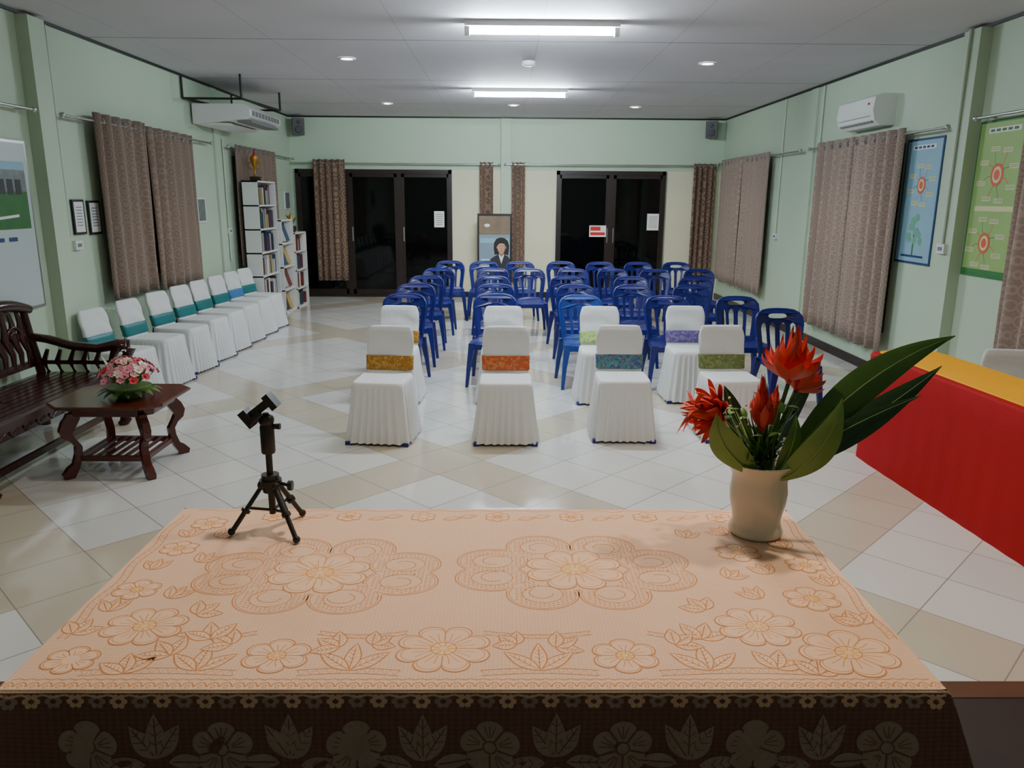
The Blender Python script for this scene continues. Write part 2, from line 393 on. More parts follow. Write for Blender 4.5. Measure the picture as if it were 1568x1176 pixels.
b=MB(); prof=[(0,0),(-.14,.0),(-.2,.05),(-.225,.14),(-.21,.27),(-.15,.3),(0,.3)]
b.loft([[Vector((px,y,pz)) for px,pz in prof] for y in (0,.012,.84,.85)],M_white,smooth=False)
b.b2((-.205,.06,.03),(-.15,.79,.045),M_grey); b.b2((-.2265,.06,.09),(-.222,.79,.094),M_grey); b.b2((-.2275,.1,.2),(-.215,.13,.22),M_fr)
b.obj('wall_air_conditioner',(XR-.001,8.0,2.49),bevel=.01)
def speaker(x,rz):
    b=MB(); b.loft([[Vector((-.1,-.09,-.14)),Vector((.1,-.09,-.14)),Vector((.075,.09,-.14)),Vector((-.075,.09,-.14))],[Vector((-.1,-.11,.14)),Vector((.1,-.11,.14)),Vector((.075,.09,.14)),Vector((-.075,.09,.14))]],M_rub,smooth=False)
    b.sweep([(0,-.098,-.05),(0,-.115,-.05)],[.06,.055],M_black,16); b.sweep([(0,-.105,.07),(0,-.118,.07)],[.03,.025],M_black,12)
    b.cyl((0,.08,0),(0,.16,0),.015,.015,M_black,8)
    b.obj('wall_speaker',(x,YB-.17,2.93),rz)
speaker(XL+.2,math.radians(25)); speaker(XR-.27,math.radians(-25))
def conduit(pts):
    b=MB(); b.sweep(pts,.012,M_pipe,8); b.obj('wall_conduit')
conduit([(XL+.015,10.72,.9),(XL+.015,10.72,2.5)]); conduit([(XR-.015,9.8,1.35),(XR-.015,9.8,3.1)]); conduit([(XL+.015,6.80,1.4),(XL+.015,6.80,3.1)]); conduit([(XR-.015,11.1,1.3),(XR-.015,11.1,3.1)]); conduit([(XR-.115,6.66,1.4),(XR-.115,6.66,3.1)])
def socket(x,y,z):
    s=1 if x<0 else -1
    b=MB(); b.b2((x,y-.06,z-.04),(x+s*.03,y+.06,z+.04),M_white); b.b2((x+s*.03,y-.03,z-.015),(x+s*.034,y+.03,z+.015),M_grey); b.obj('wall_switch')
socket(XL,6.90,1.33); socket(XR,9.8,1.3); socket(XR-.1,6.66,1.36); socket(XR,11.1,1.26); socket(XL,10.75,1.3)
# ---------------------------------------------------------------- flat wall items (local x right, z up, facing -Y)
M_navy=mat('print_navy',C(24,60,110),0.6); M_sky=mat('print_sky_blue',C(140,180,200),0.6,noise=(3,0.08)); M_grn=mat('print_green',C(150,184,110),0.6,noise=(3,0.12))
M_dgrn=mat('print_field_green',C(40,104,40),0.6,noise=(8,0.4)); M_orng=mat('print_orange',C(216,96,60),0.6); M_pyel=mat('print_cream',C(214,214,160),0.6)
M_skin=mat('print_skin',C(196,150,122),0.6); M_photo=mat('print_photo',C(110,116,116),0.5,noise=(14,0.6)); M_bord=mat('white_board',C(190,200,200),0.35)
M_grdk=mat('print_dark_green',C(50,120,60),0.6)
def disc(b,cx,cz,rx,rz,m,d,n=24):
    b.add([(cx+rx*math.cos(2*pi*k/n),-d,cz+rz*math.sin(2*pi*k/n)) for k in range(n)],[tuple(range(n))],m)
def rect(b,x0,x1,z0,z1,m,d): b.add([(x0,-d,z0),(x1,-d,z0),(x1,-d,z1),(x0,-d,z1)],[(0,1,2,3)],m)
def line(b,x0,z0,x1,z1,w,m,d):
    dx,dz=x1-x0,z1-z0; l=math.hypot(dx,dz); nx,nz=-dz/l*w/2,dx/l*w/2
    b.add([(x0+nx,-d,z0+nz),(x1+nx,-d,z1+nz),(x1-nx,-d,z1-nz),(x0-nx,-d,z0-nz)],[(0,1,2,3)],m)
RL,RRt=pi/2,-pi/2
b=MB(); b.b2((-1.2,-.02,0),(0,0,1.28),M_metal); rect(b,-1.18,-.02,.02,.5,M_bord,.021); rect(b,-1.18,-.02,.5,1.26,M_bord,.022)
rect(b,-1.1,-.06,.62,.92,M_dgrn,.024); rect(b,-1.1,-.06,.90,1.12,M_photo,.0245); rect(b,-1.1,-.06,1.06,1.12,M_sky,.025); rect(b,-1.1,-.45,.70,.88,M_black,.026)
for i in range(3): rect(b,-.40+i*.1,-.33+i*.1,.88,.99,M_black,.0262)
line(b,-1.1,.66,-.2,.72,.02,M_paper,.0263); rect(b,-1.1,-.5,1.0,1.02,M_black,.0262)
for i in range(5): rect(b,-1.0+i*.16,-.9+i*.16,.53,.56,M_navy,.026)
b.obj('whiteboard',(XL+.001,6.30,.88),RL)
def frame(name,loc,w,h,rz,m_in,fm=M_black,txt=True,mar=.02):
    b=MB(); b.b2((-w/2,-.02,0),(w/2,0,h),fm); rect(b,-w/2+mar,w/2-mar,mar,h-mar,m_in,.0205)
    if txt:
        for i in range(7): rect(b,-w/2+.045,w/2-.045,h-.07-i*.026,h-.062-i*.026,M_grey,.021)
    return b.obj(name,loc,rz)
frame('framed_certificate',(XL+.001,6.97,1.42),.19,.3,RL,M_paper); frame('framed_certificate',(XL+.001,7.235,1.41),.2,.3,RL,M_paper)
frame('framed_picture',(XL+.001,9.8,1.44),.26,.3,RL,M_photo,M_white,False); frame('framed_picture',(XL+.001,13.7,1.55),.3,.3,RL,M_photo,M_white,False)
def mindpost(w,h,base,navy,n1):
    b=MB(); b.b2((-w/2,-.008,0),(w/2,0,h),navy); rect(b,-w/2+.02,w/2-.02,.02,h-.02,base,.009)
    rect(b,-w*.3,w*.3,h-.1,h-.06,M_paper,.010)
    for i in range(5): rect(b,-w*.27+i*w*.11,-w*.27+i*w*.11+w*.08,h-.09,h-.07,navy,.0105)
    for cx,cz,r in n1:
        for k in range(8):
            a=2*pi*k/8+.3; x2,z2=cx+math.cos(a)*r*2.6,cz+math.sin(a)*r*2.6
            x2=max(-w/2+.08,min(w/2-.08,x2))
            pm=(cx+x2)/2+(.02 if k%2 else -.02),(cz+z2)/2+.015
            line(b,cx,cz,pm[0],pm[1],.005,M_orng if k%2 else navy,.0094); line(b,pm[0],pm[1],x2,z2,.005,M_orng if k%2 else navy,.0095)
            rect(b,x2-.055,x2+.055,z2-.018,z2+.018,M_pyel,.010)
            for j in range(4): rect(b,x2-.045+j*.024,x2-.030+j*.024,z2-.009,z2-.002,M_grey,.0105); rect(b,x2-.045+j*.024,x2-.027+j*.024,z2+.004,z2+.010,M_grey,.0105)
        disc(b,cx,cz,r,r*1.1,M_orng,.011); disc(b,cx,cz,r*.7,r*.8,M_pyel,.0115); disc(b,cx,cz,r*.45,r*.5,M_orng,.012)
    return b
b=mindpost(.64,1.14,M_sky,M_navy,[(0.02,.72,.07)])
for k in range(14): disc(b,random.uniform(-.12,.12),.32+random.uniform(-.12,.12),.035,.035,mat('print_leaf_%d'%k,C(110,170,140),.6) if k==0 else bpy.data.materials['print_leaf_0'],.0105+.0001*k,10)
rect(b,-.012,.012,.08,.28,M_grdk,.0104); rect(b,-.2,.2,.06,.08,M_navy,.0103)
b.obj('mind_map_poster',(XR-.001,7.34,1.18),RRt)
b=mindpost(.66,1.22,M_grn,M_grdk,[(-.02,.8,.08),(-.06,.27,.075)]); rect(b,-.25,.28,.52,.56,M_pyel,.0108); rect(b,-.31,.31,.02,.06,M_grdk,.0105); b.obj('mind_map_poster',(XR-.001,6.19,1.16),RRt)
# portrait display standing by back wall
b=MB(); w,h=.6,1.5
b.b2((-w/2,-.02,0),(w/2,.0,h),M_black); rect(b,-w/2+.03,w/2-.03,.05,h-.04,mat('print_grey_blue',C(128,150,166),0.3,noise=(4,.15)),.021)
rect(b,-w/2+.03,w/2-.03,h-.36,h-.04,mat('painted_reflection_top',C(126,110,92),0.3,noise=(5,.4)),.0212)  # warm reflection in the glass, painted as a flat patch over the print
disc(b,-.13,h-.2,.05,.03,M_paper,.0216)  # pale spot inside the painted reflection
rect(b,-w/2+.05,w/2-.05,h-.5,h-.42,M_sky,.0216)
M_skin2=mat('print_skin_shade',C(164,118,94),0.6); M_hair=mat('print_hair',C(26,22,24),0.6,noise=(30,.4)); M_lip=mat('print_lip',C(160,80,74),0.6); M_suit=mat('print_suit',C(38,40,48),0.6,noise=(18,.3))
b.add([(.12+x,-.0218,z) for x,z in ((-.12,.80),(-.135,.90),(-.13,1.0),(-.09,1.07),(-.02,1.095),(.05,1.085),(.11,1.04),(.135,.95),(.13,.86),(.12,.79),(.06,.80),(-.06,.80))],[tuple(range(12))],M_hair)
b.add([(-.12,-.0221,.45),(.27,-.0221,.45),(.27,-.0221,.72),(.23,-.0221,.77),(.17,-.0221,.80),(.06,-.0221,.80),(-.0,-.0221,.77),(-.07,-.0221,.72)],[tuple(range(8))],M_suit)
b.add([(.07,-.0224,.80),(.17,-.0224,.80),(.12,-.0224,.64)],[(0,1,2)],M_paper)
b.add([(.085,-.0226,.86),(.155,-.0226,.86),(.165,-.0226,.80),(.12,-.0226,.76),(.075,-.0226,.80)],[tuple(range(5))],M_skin2)
b.add([(.12+x,-.0228,z) for x,z in ((0,.818),(.035,.83),(.062,.87),(.075,.93),(.072,.985),(.04,1.02),(-.04,1.02),(-.072,.985),(-.075,.93),(-.062,.87),(-.035,.83))],[tuple(range(11))],M_skin)
b.add([(.12+x,-.0229,z) for x,z in ((.03,.83),(.062,.87),(.075,.93),(.072,.985),(.05,1.0),(.05,.9))],[tuple(range(6))],M_skin2)
b.add([(.12+x,-.0230,z) for x,z in ((-.078,.94),(-.07,1.0),(-.02,1.03),(.045,1.03),(.078,.99),(.078,.94),(.05,.985),(0,.995),(-.045,.985))],[tuple(range(9))],M_hair)
for s in(-1,1): disc(b,.12+s*.03,.928,.012,.005,M_paper,.0231); disc(b,.12+s*.03,.928,.006,.005,M_hair,.0232); line(b,.12+s*.046,.946,.12+s*.016,.95,.005,M_hair,.0231); disc(b,.12+s*.078,.92,.008,.018,M_skin2,.0227)
b.add([(.12-.002,-.0231,.93),(.12+.012,-.0231,.893),(.12-.01,-.0231,.893)],[(0,1,2)],M_skin2); disc(b,.12,.866,.02,.006,M_lip,.0231)
for i in range(5): rect(b,-.24,-.09,.6-i*.06+.1,.62-i*.06+.1,M_paper,.0222)
for s in(-1,1): b.sweep([(s*.22,.02,.9),(s*.22,.2,.0)],.014,M_black,6)
b.box((0,-.03,.03),(w,.08,.03),M_black)
b.obj('portrait_display_board',(-.16,13.72,0.0))
# ---------------------------------------------------------------- covered chair
def covered(sash,name_m,sd=0):
    b=MB(); rnd=random.Random(sd); p1,p2=rnd.random()*6,rnd.random()*6
    lv=[(.458,.165,.165,0),(.460,.178,.183,0),(.452,.190,.196,0),(.43,.196,.203,.0),(.41,.197,.205,.008),(.3,.206,.214,.026),(.17,.220,.228,.040),(.018,.24,.25,.050)]
    loops=[rr(0,0,hx,hy,z,220,7,rip,30,p1) for z,hx,hy,rip in lv]
    b.loft(loops[::-1],M_sheet,cap0=False,cap1=True)
    def bl(z,k=1.0,tk=1.0,fo=1):
        t=(z-.40)/.40; y=.185+.085*t
        w=.172+.013*t
        if t>.72: w*=math.sqrt(max(0,1-((t-.72)/.29)**2*.34))
        th=.026+.010*(1-t)
        if t>.93: th*=.75
        L=[]
        for q in rr(0,0,w*k,th*tk,0,48,3.0): 
            fold=fo*.005*math.sin(38*(z+.35*abs(q.x))+p2+8*q.x)*min(1,max(0,(1-t)*3))
            L.append(Vector((q.x,y+q.y+.0144*(1-(q.x/.18)**2)+fold,z)))
        return L
    zs=[.40+.02*i for i in range(19)]+[.772,.785,.795]
    L=[bl(z) for z in zs]; 
    top=[Vector((q.x*.85,(q.y-.285)*.4+.285,.801)) for q in L[-1]]
    b.loft(L+[top],M_sheet)
    b.loft([bl(.474,1.02,1.15,0),bl(.482,1.045,1.4,0),bl(.51,1.035,1.28,0),bl(.545,1.035,1.38,0),bl(.575,1.045,1.35,0),bl(.583,1.02,1.15,0)],sash,cap0=False,cap1=False)
    b.ball((0,.27,.53),.035,sash,6,(1,.6,.9)); b.leaf((0,.27,.53),(.05,.31,.34),(.02,.02,0),.05,sash,8,side=(1,0,0)); b.leaf((0,.27,.53),(-.05,.31,.34),(-.02,.02,0),.05,sash,8,side=(1,0,0))
    for sx in(-1,1):
        for sy in(-1,1): b.box((sx*.212,sy*.222,.013),(.042,.042,.026),M_blue)
    return b.mesh(name_m)
S_teal=mat('sash_teal',C(14,112,116),0.4,noise=(10,.15)); S_tb=mat('sash_blue',C(60,120,180),0.4)
S_gold=batik_mat('sash_gold',C(176,126,40),C(196,156,76),C(110,70,40)); S_or=batik_mat('sash_orange',C(210,80,26),C(226,124,60),C(60,110,90))
S_bl=batik_mat('sash_blue_batik',C(14,74,144),C(24,130,150),C(160,150,60)); S_gr=batik_mat('sash_green',C(112,130,74),C(140,150,94),C(80,90,60))
S_pu=batik_mat('sash_purple',C(100,86,150),C(140,130,170),C(80,60,120)); S_wh=batik_mat('sash_pale_green',C(120,176,70),C(180,210,120),C(220,220,180))
mt={k:covered(v,'covered_chair',i) for i,(k,v) in enumerate(dict(t=S_teal,tb=S_tb,g=S_gold,o=S_or,b=S_bl,gr=S_gr,p=S_pu,w=S_wh).items())}
for k,x,y,r in (('g',-.89,5.58,-6),('o',.02,5.58,0),('b',.90,5.66,-1),('gr',1.72,5.68,3),('g',-.96,6.72,-3),('o',.0,6.72,0),('w',.88,6.74,0),('p',1.68,6.80,0)):
    place(mt[k],'covered_banquet_chair',(x,y,0),math.radians(r))
for i,y in enumerate((6.62,7.27,7.88,8.46,9.0,9.56,10.1,10.62)):
    place(mt['tb' if i in(6,) else 't'],'covered_banquet_chair',(-3.30,y,0),math.radians(90-6-random.random()*5))
place(mt['g'],'covered_banquet_chair',(3.33,4.72,0),math.radians(-8))
# ---------------------------------------------------------------- blue plastic chair
def fill2d(outer,holes,th):
    cu=bpy.data.curves.new('c','CURVE'); cu.dimensions='2D'; cu.fill_mode='BOTH'; cu.extrude=th/2
    for pts in [outer]+holes:
        sp=cu.splines.new('POLY'); sp.points.add(len(pts)-1)
        for i,(x,y) in enumerate(pts): sp.points[i].co=(x,y,0,1)
        sp.use_cyclic_u=True
    o=bpy.data.objects.new('c',cu); sc.collection.objects.link(o); bpy.context.view_layer.update()
    me=bpy.data.meshes.new_from_object(o.evaluated_get(bpy.context.evaluated_depsgraph_get()))
    vs=[v.co.copy() for v in me.vertices]; fs=[tuple(p.vertices) for p in me.polygons]
    bpy.data.objects.remove(o); bpy.data.curves.remove(cu); bpy.data.meshes.remove(me)
    return vs,fs
def ell(cx,cy,rx,ry,n=20,e=2.0):
    o=[]
    for k in range(n):
        a=2*pi*k/n; c,s_=math.cos(a),math.sin(a); r=(abs(c)**e+abs(s_)**e)**(-1/e); o.append((cx+rx*c*r,cy+ry*s_*r))
    return o
def bluechair(M):
    b=MB()
    outer=[(-.175,0),(-.185,.1),(-.2,.2),(-.21,.28),(-.205,.335),(-.18,.37),(-.14,.39),(-.08,.398),(0,.40),(.08,.398),(.14,.39),(.18,.37),(.205,.335),(.21,.28),(.2,.2),(.185,.1),(.175,0)]
    holes=[ell(0,.345,.085,.022,20,2.6)]
    for cx in(-.125,-.045,.045,.125):
        holes.append([(cx*.9-.022,.03),(cx*.9+.022,.03),(cx+.026,.15),(cx*1.05+.028,.24),(cx*1.05+.02,.275),(cx*1.05,.29),(cx*1.05-.02,.275),(cx*1.05-.028,.24),(cx-.026,.15)])
    vs,fs=fill2d(outer,holes,.014)
    vs=[Vector((v.x,.185+.10*(v.y/.4)+v.z-1.1*v.x*v.x,.425+v.y)) for v in vs]
    b.add(vs,fs,M)
    rim=[(x,.185+.10*(y/.4)-1.1*x*x,.425+y) for x,y in outer]
    b.sweep(rim,.013,M,8,up=(0,1,0))
    n=10; L=[]
    for j in range(n+1):
        t=j/n; y=-.21+.41*t; w=.205-.03*t
        L.append([Vector((w*(2*i/n-1),y,.425-.018*(1-(2*i/n-1)**2)*(math.sin(pi*t))-.02*max(0,(.15-t)/.15)**2)) for i in range(n+1)])
    b.loft(L,M,False,False,True,closed=False); b.loft([[q-Vector((0,0,.012)) for q in l] for l in L],M,False,False,True,closed=False)
    edge=[L[0][i] for i in range(n+1)]+[L[j][n] for j in range(1,n+1)]+[L[n][i] for i in range(n-1,-1,-1)]+[L[j][0] for j in range(n-1,-1,-1)]
    b.loft([[q+Vector((0,0,.003)) for q in edge],[q+Vector((q.x*.03,q.y*.03,-.045)) for q in edge]],M,False,False,False)
    for sx in(-1,1):
        for (y0,y1) in((-.24,-.19),(.25,.175)):
            def q(w0,z,xx,yy): return [Vector((xx-w0,yy-w0,z)),Vector((xx+w0,yy-w0,z)),Vector((xx+w0,yy+w0,z)),Vector((xx-w0,yy+w0,z))]
            b.loft([q(.014,0,sx*.225,y0),q(.02,.2,sx*.207,(y0+y1)/2),q(.03,.42,sx*.178,y1)],M,smooth=False)
    return b.mesh('plastic_chair')
mb_=bluechair(M_blue); mb2=bluechair(M_blue2)
rows=[(7.32,[-.98,-.10,.77,1.6,2.3]),(8.25,[-.96,-.1,.80,1.42,2.1]),(9.2,[-.93,-.12,.8,1.55,2.35]),(10.3,[-.88,-.16,.36,.92,1.5,2.05,2.68]),(11.5,[-.79,-.3,.27,.85,1.44,2.03,2.6])]
for y,xs in rows:
    for x in xs: place(mb2 if (y==7.32 and x==.77) else mb_,'blue_plastic_chair',(x,y+random.uniform(-.04,.05),0),math.radians(random.uniform(-7,7)))
place(mb_,'blue_plastic_chair',(2.42,6.42,0),math.radians(4))
# ---------------------------------------------------------------- carved wooden bench
b=MB(); Wd=1.7
b.box((0,0,.40),(Wd,.58,.03),M_rose)
for i in range(9): b.box((0,-.26+i*.063,.418),(Wd-.1,.05,.016),M_rose)
b.box((0,-.29,.36),(Wd,.035,.1),M_rose); b.box((0,.29,.36),(Wd,.035,.1),M_rose)
b.box((0,-.27,.12),(Wd-.1,.03,.04),M_rose)
for i in range(11): b.sweep([(-.7+i*.14,-.305,.35),(-.66+i*.14,-.307,.32),(-.6+i*.14,-.305,.35)],.012,M_rose,6)
for sx in(-1,1):
    x=sx*(Wd/2-.04)
    b.sweep([(x,-.3,0),(x,-.33,.04),(x,-.29,.14),(x,-.27,.25),(x,-.31,.34),(x,-.30,.42),(x,-.27,.5),(x,-.30,.58),(x,-.34,.62)],[.04,.045,.028,.03,.05,.042,.028,.03,.03],M_rose,10)
    b.sweep([(x,.3,0),(x,.28,.2),(x,.28,.42),(x,.33,.7),(x,.36,.92)],[.035,.03,.035,.03,.028],M_rose,10)
    b.sweep([(x,.33,.70),(x,.2,.68),(x,.02,.63),(x,-.18,.61),(x,-.32,.64),(x,-.40,.64),(x,-.43,.60),(x,-.41,.56),(x,-.37,.565),(x,-.365,.59)],[.03,.032,.034,.036,.042,.04,.034,.028,.022,.018],M_rose,10,sx=1.3)
    b.box((x,0,.5),(.02,.5,.03),M_rose)
    for j in range(5): b.sweep([(x,-.18+j*.1,.42),(x,-.15+j*.1,.5),(x,-.19+j*.1,.6)],[.014,.022,.014],M_rose,6)
crest=[(-Wd/2-.02+i*(Wd+.04)/24,.35+0,.90+.05*math.sin(pi*i/24)+.035*abs(math.sin(3*pi*i/24))) for i in range(25)]
b.sweep(crest,[.035+.012*abs(math.sin(3*pi*i/24)) for i in range(25)],M_rose,10)
b.box((0,.31,.5),(Wd-.08,.03,.05),M_rose)
for i in range(16):
    x=-.72+i*.096; b.sweep([(x,.30,.5),(x+.02,.31,.6),(x-.02,.33,.72),(x+.01,.345,.82),(x,.355,.9)],[.014,.02,.028,.02,.014],M_rose,8,sx=1.5,sy=.7)
for i in range(4):
    cx=-.6+i*.4
    b.sweep([(cx+.09*math.cos(a)*(1-a/14),.325,.72+.09*math.sin(a)*(1-a/14)) for a in [k*.5 for k in range(20)]],.012,M_rose,6,up=(0,1,0))
b.obj('carved_wooden_bench',(-3.30,5.06,0),RL)
# ---------------------------------------------------------------- carved side table
b=MB()
def cut(hx,hy,c,z): return [Vector(p) for p in ((-hx+c,-hy,z),(hx-c,-hy,z),(hx,-hy+c,z),(hx,hy-c,z),(hx-c,hy,z),(-hx+c,hy,z),(-hx,hy-c,z),(-hx,-hy+c,z))]
b.loft([cut(.33,.29,.09,.455),cut(.36,.32,.1,.465),cut(.365,.325,.1,.478),cut(.355,.315,.1,.485)],M_rose2,smooth=False)
b.loft([cut(.27,.23,.07,.40),cut(.29,.25,.08,.455)],M_rose2,smooth=False)
legp=[(.02,0),(.075,0),(.085,.03),(.05,.07),(.02,.09),(.0,.15),(-.005,.2),(.02,.24),(.06,.27),(.075,.32),(.055,.37),(.03,.4),(.02,.42),(-.05,.42),(-.05,.38),(-.02,.33),(.005,.29),(-.015,.25),(-.045,.2),(-.04,.13),(-.015,.06)]
vs,fs=fill2d(legp,[],.045)
for sx in(-1,1):
    for sy in(-1,1):
        a=math.atan2(sy,sx); u=Vector((math.cos(a),math.sin(a),0)); w=Vector((-math.sin(a),math.cos(a),0)); base=Vector((sx*.225,sy*.225,0))
        b.add([base+u*v.x+w*v.z+Vector((0,0,v.y)) for v in vs],fs,M_rose2)
        b.sweep([base+u*(.045+.025*math.cos(t))+Vector((0,0,.31+.025*math.sin(t))) for t in [k*.6 for k in range(10)]],.012,M_rose2,6,up=tuple(w))
for s in(-1,1):
    b.box((0,s*.21,.12),(.44,.03,.035),M_rose2); b.box((s*.21,0,.12),(.03,.44,.035),M_rose2); b.box((0,s*.21,.42),(.44,.025,.05),M_rose2); b.box((s*.21,0,.42),(.025,.44,.05),M_rose2)
for i in range(6): b.box((-.15+i*.06,0,.135),(.03,.42,.012),M_rose2)
b.obj('carved_side_table',(-2.5,4.92,0),math.radians(0),bevel=.004)
# bouquet
b=MB(); b.lathe((0,0,0),[(.07,0),(.10,.03),(.13,.06),(.135,.075)],M_leafl,20)
for k in range(16):
    a=2*pi*k/16; b.leaf((.08*math.cos(a),.08*math.sin(a),.05),(.2*math.cos(a),.2*math.sin(a),.03),(0,0,.05),.05,random.choice([M_leaf,M_leafd]),6)
for k in range(90):
    a=random.random()*2*pi; r=math.sqrt(random.random())*.175; z=.07+.17*math.sqrt(max(0,1-(r/.19)**2))+random.uniform(-.01,.015)
    c=Vector((r*math.cos(a),r*math.sin(a),z)); m=random.choice([M_pink,M_pink,M_cr,M_fr,M_cr,M_pink]); nrm=Vector((c.x,c.y,.12)).normalized()
    t1=nrm.orthogonal().normalized(); t2=nrm.cross(t1)
    for j in range(6):
        an=j*pi/3+a; d=t1*math.cos(an)+t2*math.sin(an); b.leaf(c,c+d*.03+nrm*.012,nrm*.004-d*.0,.024,m,4,pw=1)
    b.ball(c+nrm*.008,.009,m,4)
for k in range(34):
    a=random.random()*2*pi; r=.07+random.random()*.1; b.leaf((r*math.cos(a)*.6,r*math.sin(a)*.6,.1),(r*1.25*math.cos(a),r*1.25*math.sin(a),.15+random.random()*.12),(0,0,.02),.025,random.choice([M_leaf,M_leafl]),5)
b.obj('flower_arrangement_basket',(-2.42,4.87,.486))
# ---------------------------------------------------------------- red/yellow desk
b=MB()
def dl(z,d,rip): return rr(0,0,.235+d,1.05+d,z,240,16,rip,46)
b.loft([dl(.0,.015,.006),dl(.3,.008,.004),dl(.6,.002,.001),dl(.735,0,0),dl(.748,-.006,0),dl(.75,-.02,0)],M_red)
b.loft([rr(0.02,0,.208,1.03,.7505,160,14),rr(0.02,0,.203,1.025,.757,160,14)],M_yel)
b.obj('draped_conference_table',(2.79,4.14,0),math.radians(3))
# ---------------------------------------------------------------- bookcases
def shelfunit(name,y0,y1,x1,h,n,books=True,mag=False):
    b=MB(); x0=XL+.16; t=.02
    b.b2((x0,y0,0),(x1,y0+t,h),M_white); b.b2((x0,y1-t,0),(x1,y1,h),M_white); b.b2((x0,y0,0),(x0+.01,y1,h),M_white)
    for i in range(n+1):
        z=i*(h-t)/n; b.b2((x0,y0,z),(x1,y1,z+t),M_white)
    b.obj(name)
    bb=MB(); cols=[mat('book_%d'%k,C(*c),.6) for k,c in enumerate([(60,60,70),(110,50,44),(50,76,104),(180,180,172),(180,156,96),(60,90,70),(80,60,80),(210,210,214)])]
    for i in range(n):
        z=i*(h-t)/n+t+.002; y=y0+t+.01
        while y<y1-.08:
            if mag:
                w=.2; hh=(h/n)*.8; R=Matrix.Rotation(math.radians(-18),3,'Y')
                if y+w>y1-.02: break
                bb.box((x1-.1,y+w/2,z+hh/2+.01),(.01,w-.02,hh),random.choice(cols),R); y+=w
            else:
                w=random.uniform(.02,.05); hh=random.uniform(.6,.88)*(h/n-t)
                if random.random()<.12: y+=.06
                bb.b2((x0+.03,y,z),(x1-.03-random.random()*.05,y+w-.003,z+hh),random.choice(cols)); y+=w
    bb.obj('shelf_books' if not mag else 'magazines')
shelfunit('white_bookcase',10.9,11.75,-3.37,1.97,6)
shelfunit('magazine_rack',11.8,12.45,-3.33,1.42,4,mag=True)
shelfunit('low_white_shelf',12.5,13.2,-3.32,1.2,4)
b=MB(); b.b2((-.06,-.06,0),(.06,.06,.06),M_brownfr); b.lathe((0,0,.06),[(.03,0),(.012,.03),(.012,.12),(.04,.18),(.055,.24),(.05,.27)],M_gold,14); b.sweep([(0,0,.27),(0,0,.34),(0,.03,.42)],[.02,.03,.008],M_fr,8)
for s in(-1,1): b.sweep([(s*.05,0,.26),(s*.085,0,.23),(s*.08,0,.18),(s*.03,0,.15)],.007,M_gold,6,up=(0,1,0))
b.obj('trophy',(-3.48,11.2,1.97))
b=MB(); b.lathe((0,0,0),[(.05,0),(.07,.05),(.06,.1)],M_brownfr,14)
for k in range(16):
    a=random.random()*6.28; b.leaf((0,0,.1),(.11*math.cos(a),.11*math.sin(a),.18+random.random()*.15),(0,0,.05),.03,M_leafl if k%2 else M_gold,6)
b.obj('dried_flower_vase',(-3.45,12.85,1.2))
# ---------------------------------------------------------------- front table with lace cloth
TX0,TX1,TY0,TY1,TZ=-.946,.845,1.28,2.147,.85
b=MB(); b.b2((TX0+.02,TY0+.02,TZ-.04),(TX1-.02,TY1-.02,TZ-.008),M_stage2)
for x in(TX0+.1,TX1-.1):
    for y in(TY0+.1,TY1-.1): b.box((x,y,.12+(TZ-.16)/2),(.05,.05,TZ-.16),M_stage2)
b.b2((TX0+.08,TY0+.09,TZ-.12),(TX1-.08,TY0+.11,TZ-.04),M_stage2); b.b2((TX0+.08,TY1-.11,TZ-.12),(TX1-.08,TY1-.09,TZ-.04),M_stage2)
b.obj('speaker_table')
b=MB()
LY=[.0002]; CNT=[0,0,0]   # embroidered motifs lie on thin thread layers: ropes < leaves < flowers
def nxt(cat=0):
    CNT[cat]+=1; LY[0]=(.00012,.0002,.00042)[cat]+(CNT[cat]%(8,22,20)[cat])*.000009
top=lambda x,y:(x,y,TZ+LY[0]+.000005)
topf=lambda x,y:(x,y,TZ+LY[0])
nx,ny=60,30
vs=[(TX0+(TX1-TX0)*i/nx,TY0+(TY1-TY0)*j/ny,TZ) for j in range(ny+1) for i in range(nx+1)]
b.add(vs,[(j*(nx+1)+i,j*(nx+1)+i+1,(j+1)*(nx+1)+i+1,(j+1)*(nx+1)+i) for j in range(ny) for i in range(nx)],M_lace)
def perim(s):
    k=int(s)%4; t=s-int(s)
    if k==0: return TX0+(TX1-TX0)*t,TY0,(0,-1),t,TX1-TX0
    if k==1: return TX1,TY0+(TY1-TY0)*t,(1,0),t,TY1-TY0
    if k==2: return TX1-(TX1-TX0)*t,TY1,(0,1),t,TX1-TX0
    return TX0,TY1-(TY1-TY0)*t,(-1,0),t,TY1-TY0
def drop(s,d):
    x,y,n,t,L=perim(s); c=math.exp(-((min(t,1-t)*L)/.05)**2)
    cs=-1 if t<.5 else 1
    tang={0:(1,0),1:(0,1),2:(-1,0),3:(0,-1)}[int(s)%4]
    o=.006*(1-math.exp(-d/.01))+.07*d+.012*d/.3*math.sin(t*L*34)+.22*d*c
    return Vector((x+n[0]*o+tang[0]*cs*c*(.006+.29*d) ,y+n[1]*o+tang[1]*cs*c*(.006+.29*d),TZ-d))
N=480
lev=[0,.003,.006,.012,.03,.06,.1,.16,.24,.34,.45]
loops=[[drop(4*k/N+1e-6,d) for k in range(N)] for d in lev]
loops[0]=[Vector((q.x,q.y,TZ)) for q in loops[0]]
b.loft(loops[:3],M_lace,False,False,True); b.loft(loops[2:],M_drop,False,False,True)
LW=.0032
def circ(cx,cy,rx,ry,n=24,a0=0,a1=2*pi): return [(cx+rx*math.cos(a0+(a1-a0)*k/n),cy+ry*math.sin(a0+(a1-a0)*k/n)) for k in range(n+1)]
